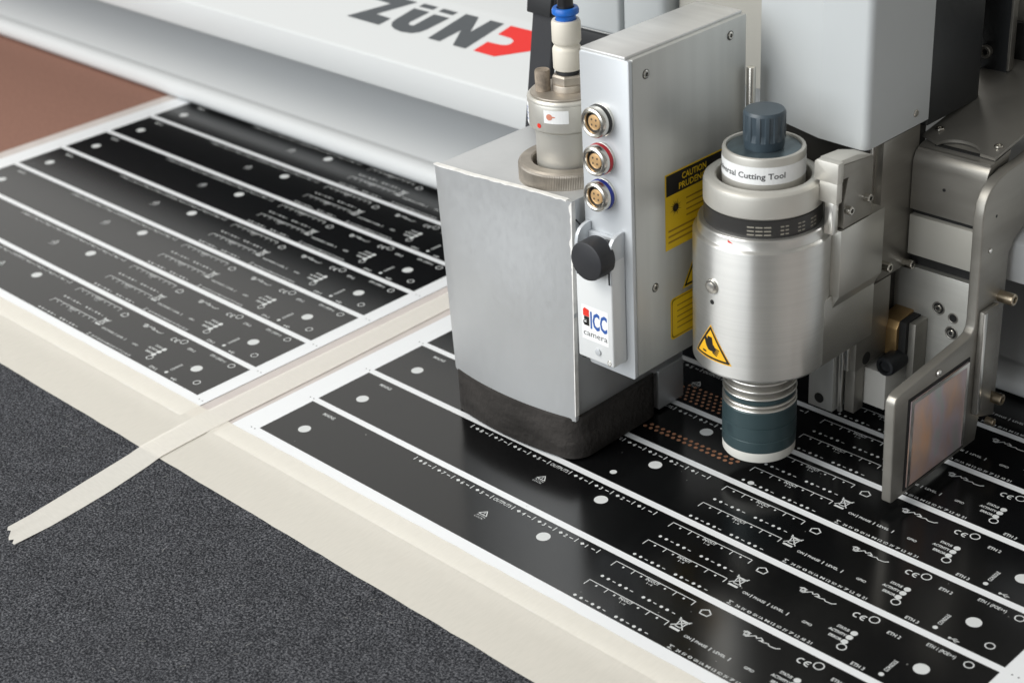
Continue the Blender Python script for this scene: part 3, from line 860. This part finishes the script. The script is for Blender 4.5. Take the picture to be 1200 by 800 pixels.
F = Flat(); F.line([(140.0, 102.3), (162.6, 102.3), (151.3, 121.0), (140.0, 102.3)], 1.2); link('label_border', F.mesh(on_side(X + 0.16), ink_black), cl2)
side_label('class_label', rrect(127.8, 166, 74.0, 98.4, 2.4, 5), label_yellow, X + 0.10)
cl3 = COL.objects[-1]
F = Flat(); F.line(rrect(129.0, 165, 75.2, 97.2, 1.8, 5) + [rrect(129.0, 165, 75.2, 97.2, 1.8, 5)[0]], 0.8)
for k in range(5): F.rect(133.0, 92.6 - 3.3 * k, 160 - 6 * (k % 2), 93.4 - 3.3 * k)
link('label_border', F.mesh(on_side(X + 0.16), ink_brown), cl3)

# ================================================================== TOOL HOLDER AND CUTTING TOOL
ux, uy = 245.6, 152.8
th = thing('tool_holder', 'large round brushed aluminium tool holder with a hand hazard triangle', 'tool holder', (ux, uy, 70))
body = lathe('holder_body', [(0, 70.6), (32.6, 70.6), (34.4, 71.2), (35.3, 72.6), (35.3, 142.6), (35.15, 143.3), (34.5, 143.9), (33.2, 144.3), (32.9, 144.8), (32.8, 149.0), (32.2, 149.6), (28.0, 149.6), (28, 146), (0, 146)], (ux, uy, 0), turned, th, seg=96)
prism('mounting_block', [(214, 166), (284.2, 165.6), (284.2, 204), (214, 204)], 109, 146.2, 'z', milled, th, 0.6)
prism('block_fillet', [(268, 94), (278.6, 95), (279.4, 99), (281.2, 104.5), (284.0, 109.2), (268, 109.2)], 166.0, 203.8, 'y', milled, th, 0.2)
prism('lower_block', [(222, 153.5), (280.0, 153.5), (280.4, 160), (280.4, 204), (222, 204)], 71.0, 109.0, 'z', milled, th, 1.0)
arm = [(167.5, 146.6), (167.5, 163.5), (170.5, 173.4), (163.6, 173.8), (163.6, 181.6), (191.4, 178.4), (191.4, 146.8)]
prism('clamp_arm', arm, 273.0, 284.0, 'x', plate, th, 0.5)
prism('clamp_head', [(271.6, 173.6), (285.6, 173.6), (285.6, 184.2), (273.0, 184.2), (271.6, 183.0)], 158.6, 163.5, 'y', turned_soft, th, 0.4)
box('clamp_stem', 274.8, 285.2, 158.9, 163.4, 162.8, 173.8, turned_soft, th, 0.3)
box('clamp_finger', 278.4, 283.4, 158.9, 163.4, 146.2, 163.0, bright, th, 0.3)
prism('clamp_top', [(163.2, 181.6), (163.2, 184.0), (178, 182.8), (191.4, 178.5), (191.4, 176.5)], 271.8, 283.4, 'x', turned_soft, th, 0.3)
screw(th, (283.9, 185.8, 157.8), 'x', 2.2, 3.4)
screw(th, (283.9, 169.6, 156.6), 'x', 2.2, 3.4)
a0 = math.radians(-97)
lathe('lock_screw', disc_prof(3.9, -2, 1.6, 0.6) , (ux + 35.0 * math.cos(a0), uy + 35.0 * math.sin(a0), 121.6), chrome, th, '-y', 28)
lathe('lock_screw_slot', disc_prof(2.4, 1.5, 2.2, 0.4), (ux + 35.0 * math.cos(a0), uy + 35.0 * math.sin(a0), 121.6), bright, th, '-y', 20)
lathe('pin_hole', disc_prof(1.3, 0, 0.35, 0.1), (ux + 35.1 * math.cos(a0), uy + 35.1 * math.sin(a0), 112.6), dark_recess, th, '-y', 16)
cyl = on_cyl(ux, uy, 35.42, math.radians(-119)); cyl2 = on_cyl(ux, uy, 35.5, math.radians(-119)); cyl3 = on_cyl(ux, uy, 35.58, math.radians(-119))
F = Flat(); F.poly([(-0.8, 79.4), (26.0, 79.4), (12.6, 99.4)])
st = link('hazard_sticker', F.mesh(cyl, label_amber, 4), th)
F = Flat(); F.line([(1.0, 80.6), (24.2, 80.6), (12.6, 97.6), (1.0, 80.6)], 1.15)
link('sticker_border', F.mesh(cyl2, ink_black, 4), st)
F = Flat()
F.poly([(10.6, 92.4), (13.6, 92.4), (14.4, 88.6), (12.8, 87.2), (10.0, 88.6)])
F.poly([(9.4, 91.6), (7.6, 91.2), (9.2, 87.0), (10.8, 86.4), (11.6, 88.0)])
F.poly([(10.0, 88.4), (15.0, 88.4), (16.4, 86.2), (15.4, 84.4), (11.2, 84.6), (9.4, 86.6)])
for k in range(4): F.poly([(14.4, 87.6 - k), (18.8 - 0.5 * k, 86.4 - k * 1.1), (18.6 - 0.5 * k, 85.8 - k * 1.1), (14.0, 86.8 - k)])
F.rect(6.6, 82.4, 9.4, 83.4)
link('hand_symbol', F.mesh(cyl3, ink_black, 1), st)

ct = thing('cutting_tool', 'round cutting tool with blue grey knob and sleeve and a white name label', 'cutting tool', (ux, uy, 13))
lathe('white_foot', [(0, 13.2), (17.6, 13.2), (19.0, 13.6), (19.5, 14.4), (19.7, 19.8), (0, 19.8)], (ux, uy, 0), white_ring, ct, seg=72)
lathe('teal_sleeve', [(0, 19.6), (19.8, 19.6), (19.8, 25.8), (19.4, 26.1), (19.4, 26.5), (19.8, 26.8), (19.8, 34.0), (19.45, 34.2), (19.45, 34.6), (19.8, 34.8), (19.8, 43.6), (19.2, 44.2), (0, 44.2)], (ux, uy, 0), teal, ct, seg=80)
lathe('neck_core', [(0, 44), (18.3, 44), (18.3, 72), (0, 72)], (ux, uy, 0), mat('dark_turned', (0.30, 0.29, 0.265), 0.4, 0.8), ct, seg=72)
for z in (44.6, 47.4, 52.0, 56.4, 60.8):
    lathe('ridge_ring', [(18.2, z - 0.9), (19.2, z - 0.7), (19.75, z - 0.2), (19.75, z + 0.2), (19.2, z + 0.7), (18.2, z + 0.9)], (ux, uy, 0), bright, ct, seg=72, smooth=60)
lathe('neck_band', [(18.25, 48.4), (18.9, 48.5), (18.9, 50.9), (18.25, 51.0)], (ux, uy, 0), teal, ct, seg=64)
F = Flat()
for k in range(5): F.rect(0.9 * k, 28.4, 0.9 * k + 0.35, 33.0)
link('grip_marks', F.mesh(on_cyl(ux, uy, 19.86, math.radians(-110)), mat('teal_shadow_groove', (0.03, 0.05, 0.06), 0.4), 1), ct)
lathe('index_band', [(0, 147), (29.7, 147), (29.7, 158.8), (0, 158.8)], (ux, uy, 0), mat('black_anodised', (0.03, 0.029, 0.028), 0.4), ct, seg=80)
F = Flat()
for b0, b1, c in ((0, 12.5, 3), (16.5, 21.5, 2), (26.0, 31.0, 2), (34.5, 40, 2)):
    for q in range(3):
        z = 151.2 + 2.0 * q
        for j in range(c):
            s0 = b0 + (b1 - b0) * j / c
            F.rect(s0, z, s0 + (b1 - b0) / c - 0.7, z + 0.75)
link('index_scale', F.mesh(on_cyl(ux, uy, 29.78, math.radians(-68)), mat('tan_ink', (0.30, 0.28, 0.235), 0.5), 1), ct)
F = Flat(); F.poly([(0, 147.0), (3.2, 146.6), (0, 148.4)])
link('red_index_mark', F.mesh(on_cyl(ux, uy, 32.9, math.radians(-84)), ink_red, 1), th)
lathe('clamp_collar', [(24.0, 158.9), (29.0, 158.9), (30.1, 160.0), (30.1, 169.4), (29.6, 171.2), (28.2, 172.4), (26.6, 172.8), (24.6, 172.8), (23.8, 172.2), (23.4, 171.0), (23.4, 161), (24.0, 158.9)], (ux, uy, 0), turned_soft, ct, seg=80)
lathe('inner_bore', [(0, 161), (23.4, 161), (23.4, 160.6), (0, 160.6)], (ux, uy, 0), steel_dirty, ct, seg=48)
cap = lathe('cap', [(0, 161), (20.4, 161), (20.7, 161.6), (20.7, 186.2), (20.4, 187.2), (19.6, 187.6), (18.8, 187.4), (18.5, 186.6), (18.4, 186.0), (0, 186.0)], (ux, uy, 0), turned_soft, ct, seg=72)
lathe('cap_disc', disc_prof(18.2, 185.9, 186.4, 0.1), (ux, uy, 0), teal_disc, cap, seg=64)
F = Flat()
F.rect(0, 174.2, 72, 183.2)
nl = link('name_label', F.mesh(on_cyl(ux, uy, 20.82, math.radians(-165)), label_white, 5), cap)
F = Flat(); F.text('Universal Cutting Tool', 0, 177.1, 3.0, 43.0, bold=0.015)
link('label_lettering', F.mesh(on_cyl(ux, uy, 20.9, math.radians(-141)), ink_grey, 1), nl)
lathe('adjusting_knob', [(0, 186.4), (9.6, 186.4), (10.0, 187.4), (10.3, 190.6), (10.5, 191.2), (10.5, 194.6), (10.5, 195.0), (10.5, 204.4), (10.3, 204.8), (9.6, 205.8), (0, 206.2)], (ux, uy, 0), teal_knob, ct, seg=144, teeth=(5, 6, 14, 0.75), smooth=28)

# ================================================================== DRIVE HOUSING
dh = thing('drive_housing', 'tall pale grey drive cover with a charcoal rear half above the cutting tool', 'machine cover', (240, 245, 178))
cor = [(275.0 + 4.0 * math.sin(math.radians(a_)), 196.0 - 4.0 * math.cos(math.radians(a_))) for a_ in range(0, 91, 9)]
prism('front_shell', [(203, 205.6), (223.4, 200.2), (249.8, 193.0)] + cor + [(279, 248), (203, 248)], 178.6, 340, 'z', cover_grey, dh, 0, 3, 12)
prism('rear_shell', [(204, 248.4), (278.4, 248.4), (278.4, 297), (276, 302), (204, 302)], 174, 340, 'z', cover_dark, dh, 1.5, 3, 40)
screw(dh, (278.9, 235.5, 185.6), 'x', 2.0, 0.9)
pn = thing('guide_pin', 'thin upright steel pin between camera box and grey cover', 'pin', (209.5, 189, 180))
lathe('rod', disc_prof(2.4, 150, 209.4, 0.5), (209.5, 189, 0), chrome, pn, seg=24)
lathe('base', disc_prof(4.4, 140, 152, 0.5), (209.5, 189, 0), plate, pn, seg=24)

# ================================================================== CARRIAGE
cg = thing('tool_carriage', 'grey milled metal carriage with screws behind the cutting tool', 'carriage', (290, 245, 20))
box('core', 200, 270, 207.5, 262, 58, 177.5, mat('dark_steel', (0.05, 0.048, 0.045), 0.5, 0.6), cg, 1)
box('slide_plate', 270.2, 276, 212.5, 246, 97.4, 176, plate, cg, 0.4)
box('slide_edge', 268.4, 271.4, 209.4, 212.6, 97.4, 176, bright, cg, 0.3)
box('slide_rail', 262.5, 267.6, 208.2, 212.4, 97.4, 172, plate, cg, 0.3)
box('lower_side_plate', 270.8, 276.2, 196, 226, 50, 97, plate, cg, 0.6)
box('side_plate_edge', 269.6, 272.4, 194.4, 196.2, 50, 93, bright, cg, 0.3)
box('rail_block', 276.4, 319.6, 240, 261, 104.4, 127.2, rail_grey, cg, 0.5)
box('rail_gap', 276.4, 319.6, 243.5, 258, 98, 133, dark_recess, cg, 0)
box('face_plate', 250, 319.6, 240, 262, 21, 97.6, mat('brushed_face', (0.52, 0.515, 0.48), 0.42, 0.75, bump=((30, 30, 900), 0.3, 0.15), var=((8, 8, 160), 0.06)), cg, 0.5)
bent = [(240, 130.6), (240, 156), (240.6, 159.4), (242.2, 162.2), (244.8, 164.2), (248, 165.2), (262, 167.4), (262, 164.6), (248.6, 162.4), (245.6, 161), (243.6, 158.6), (243, 155.6), (243, 130.6)]
prism('bent_cover', bent, 276.4, 319.6, 'x', plate, cg, 0.0, 2, 40)
box('bent_cover_core', 277, 319.3, 243.2, 261, 131, 164.4, plate, cg, 0)
bm = bmesh.new()
tp = [(274, 252), (285.5, 247.5)] + [(298 - 12 * math.cos(math.radians(a)), 247.5 + 7.5 * math.sin(math.radians(a))) for a in range(10, 171, 16)] + [(310.5, 247.5), (319.4, 247), (319.4, 345), (262, 345), (262, 303), (274, 303)]
vs = [bm.verts.new((x, y, 165.7 + (y - 247) * 0.155)) for x, y in tp]
f = bm.faces.new(vs)
r = bmesh.ops.extrude_face_region(bm, geom=[f])
for v in [g for g in r['geom'] if isinstance(g, bmesh.types.BMVert)]: v.co.z += 1.6
link('top_plate', bm_mesh(bm, plate, 20), cg)
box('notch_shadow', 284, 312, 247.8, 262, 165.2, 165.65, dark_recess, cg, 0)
for x, y in ((279.0, 260), (315.0, 257.5)):
    screw(cg, (x, y, 167.3 + (y - 247) * 0.155), 'z', 2.4, 1.0)
screw(cg, (275.9, 216.0, 106.2), 'x', 2.6, 6.0)
screw(cg, (275.9, 238.0, 99.6), 'x', 2.6, 6.0)
hole(cg, (297.8, 239.9, 78.0), '-y', 3.0)
screw(cg, (297.8, 240.6, 78.0), '-y', 2.1, 1.6)
hole(cg, (306.9, 239.9, 74.8), '-y', 2.2)
hole(cg, (306.6, 239.9, 65.9), '-y', 3.0)
screw(cg, (306.6, 240.6, 65.9), '-y', 2.1, 1.6)
lathe('tapped_hole', disc_prof(0.9, 0, 0.3, 0.1), (296.0, 239.9, 146.0), dark_recess, cg, '-y', 12)
lathe('tapped_hole', disc_prof(1.2, 0, 0.3, 0.1), (276.1, 207.0, 74.0), bright, cg, 'x', 12)
prism('brass_clamp', [(224, 50), (224, 66.5), (226.5, 70.5), (240, 72.5), (240, 50)], 271.5, 283.0, 'x', brass, cg, 0.5)
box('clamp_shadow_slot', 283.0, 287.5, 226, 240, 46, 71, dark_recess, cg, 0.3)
box('clamp_cheek', 287.6, 292.0, 228, 240, 36, 70.5, plate, cg, 0.6)
lathe('clamp_knob', [(0, 0), (5.6, 0), (5.8, 0.6), (5.8, 24), (5.2, 25.2), (3.6, 25.4), (3.2, 23.6), (0, 23.6)], (283.0, 239, 48.0), mat('black_oxide', (0.03, 0.032, 0.035), 0.35, 0.5), cg, '-y', 32)
lathe('black_bore', disc_prof(3.6, 0, 0.4, 0.1), (276.0, 206.0, 54.5), dark_recess, cg, 'x', 24)
box('white_block', 266.2, 283.4, 215, 236, 20.5, 43.0, mat('cream_nylon', (0.50, 0.49, 0.46), 0.5), cg, 0.5)
box('guide_block', 243.8, 259.8, 200, 214, 17, 58, alu, cg, 0.5)
lathe('black_bore', disc_prof(3.0, 0, 0.4, 0.1), (251.2, 200.0, 23.4), dark_recess, cg, '-y', 20)
box('guide_rod', 261.0, 263.4, 203, 205.4, 17, 60, bright, cg, 0.3)
box('guide_block', 264.2, 270.4, 205, 214, 18, 52, plate, cg, 0.4)

# ================================================================== SENSOR BRACKET
br = thing('sensor_bracket', 'thick steel plate bracket holding an iridescent square mirror at the right', 'bracket', (323, 200, 6))
pl = [(158.6, 6.4), (156.6, 64.5), (157.2, 67.2), (159.2, 69.2), (163, 70.2), (222, 75.2), (227, 76.4), (229.4, 79.0), (230, 83), (229, 128), (228.4, 141), (229.6, 149), (232, 153), (235, 156), (241, 159.2), (250, 161.2), (266, 162.2), (345, 173.5), (345, 152), (266, 120.4), (262, 117.6), (258, 112), (258, 14), (242, 20), (240, 6.4)]
prism('plate', pl, 320.0, 326.0, 'x', plate, br, 0.9, 3)
pr = box('mirror_frame', 325.4, 326.5, 169.0, 226.6, 9.0, 63.8, dark_recess, br, 0.2)
mp_ = box('mirror', 325.8, 327.2, 170.8, 224.8, 10.6, 62.0, holo, br, 0.5)
prism('mirror_rim', [(170.8, 10.6), (173.0, 12.8), (173.0, 59.8), (222.6, 59.8), (222.6, 12.8), (224.8, 10.6), (224.8, 62.0), (170.8, 62.0)], 327.15, 327.4, 'x', bright, br)
lathe('rivet', disc_prof(1.9, 0, 1.4, 0.5), (325.9, 195.6, 67.8), bright, br, 'x', 18)
box('guide_strip', 326.0, 329.0, 232.4, 247.6, 26, 88, plate, br, 0.7)
box('guide_strip_edge', 328.8, 329.6, 232.6, 235.4, 27, 87, bright, br, 0.2)
for y, z, r_, h_ in ((252.6, 89.4, 3.3, 9.0), (251.6, 29.0, 3.2, 8.0), (250.6, 14.0, 2.2, 5.0)):
    screw(br, (325.8, y, z), 'x', r_, h_, mat('brassy_screw', (0.62, 0.53, 0.40), 0.28, 1.0))
lathe('rivet', disc_prof(1.3, 0, 0.8, 0.3), (325.9, 238.0, 121.0), bright, br, 'x', 14)
lathe('tapped_hole', disc_prof(0.9, 0, 0.3, 0.1), (325.8, 241.5, 139.0), dark_recess, br, 'x', 12)

# ================================================================== BACKGROUND PARTS OF THE HEAD
hb = thing('head_housing', 'pale grey rear head housing behind the camera box at the top', 'machine cover', (60, 280, 170))
box('panel', -6, 56, 260, 330, 176.4, 360, cover_grey, hb, 2.5, 3)
box('panel', 55, 90, 262, 330, 170, 360, cover_grey, hb, 6, 4)
box('panel', 92, 204, 272, 330, 160, 360, rail_grey, hb, 2, 2)
box('trim', -4, 62, 257.5, 262, 165.0, 176.2, rubber, hb, 0.6)
bk = thing('rear_plate', 'black upright plate behind the charcoal cover at the top right', 'machine plate', (268, 332, 176))
box('plate', 258, 276.5, 329, 333, 178, 340, cover_dark, bk, 0.5)
box('edge', 276.6, 278.2, 328.6, 333.4, 181, 340, plate, bk, 0.3)
screw(bk, (264, 328.9, 190), '-y', 3.6, 3.0, plate)
box('gap_shade', 262, 420, 346, 350, 176, 203, dark_recess, bk, 0.3)  # black box painted as the shade inside an open gap
box('rear_rail', 262, 420, 352, 362, 200, 262, rail_grey, bk, 2.0)

F = Flat()
rnd = random.Random(3)
def fleck(x, y):
    a = rnd.uniform(0, 6.28); l = rnd.uniform(0.2, 0.55); w_ = rnd.uniform(0.1, 0.25)
    F.poly([(x + l * math.cos(a), y + l * math.sin(a)), (x - w_ * math.sin(a), y + w_ * math.cos(a)), (x - l * math.cos(a), y - l * math.sin(a)), (x + w_ * math.sin(a), y - w_ * math.cos(a))])
for _ in range(60): fleck(rnd.uniform(0, 430), rnd.uniform(0, 280))
for _ in range(40): fleck(rnd.uniform(-490, -65), rnd.uniform(0, 290))
for _ in range(26): fleck(rnd.uniform(-760, -530), rnd.uniform(100, 290))
def fibre(x, y):
    a = rnd.uniform(0, 6.28); p = [(x, y)]
    for _k in range(4):
        a += rnd.uniform(-0.6, 0.6); p.append((p[-1][0] + 0.8 * math.cos(a), p[-1][1] + 0.8 * math.sin(a)))
    F.line(p, 0.13)
for _ in range(34): fibre(rnd.uniform(-200, 230), rnd.uniform(-230, -62))
o = link('dust_flecks', F.mesh(on_table(0.5), mat('pale_dust', (0.5, 0.5, 0.48), 0.8)))
o['kind'] = 'stuff'; o['label'] = 'tiny pale dust flecks and lint on the black panels, felt and brown board'; o['category'] = 'dust'

for o in bpy.data.objects:                       # joined flat print: too fine to pick apart
    if o.type == 'MESH' and o.parent and o.data.get('pieces', 0) > 1 and not o.name.startswith(('logo', 'white_disc')):
        o['kind'] = 'stuff'
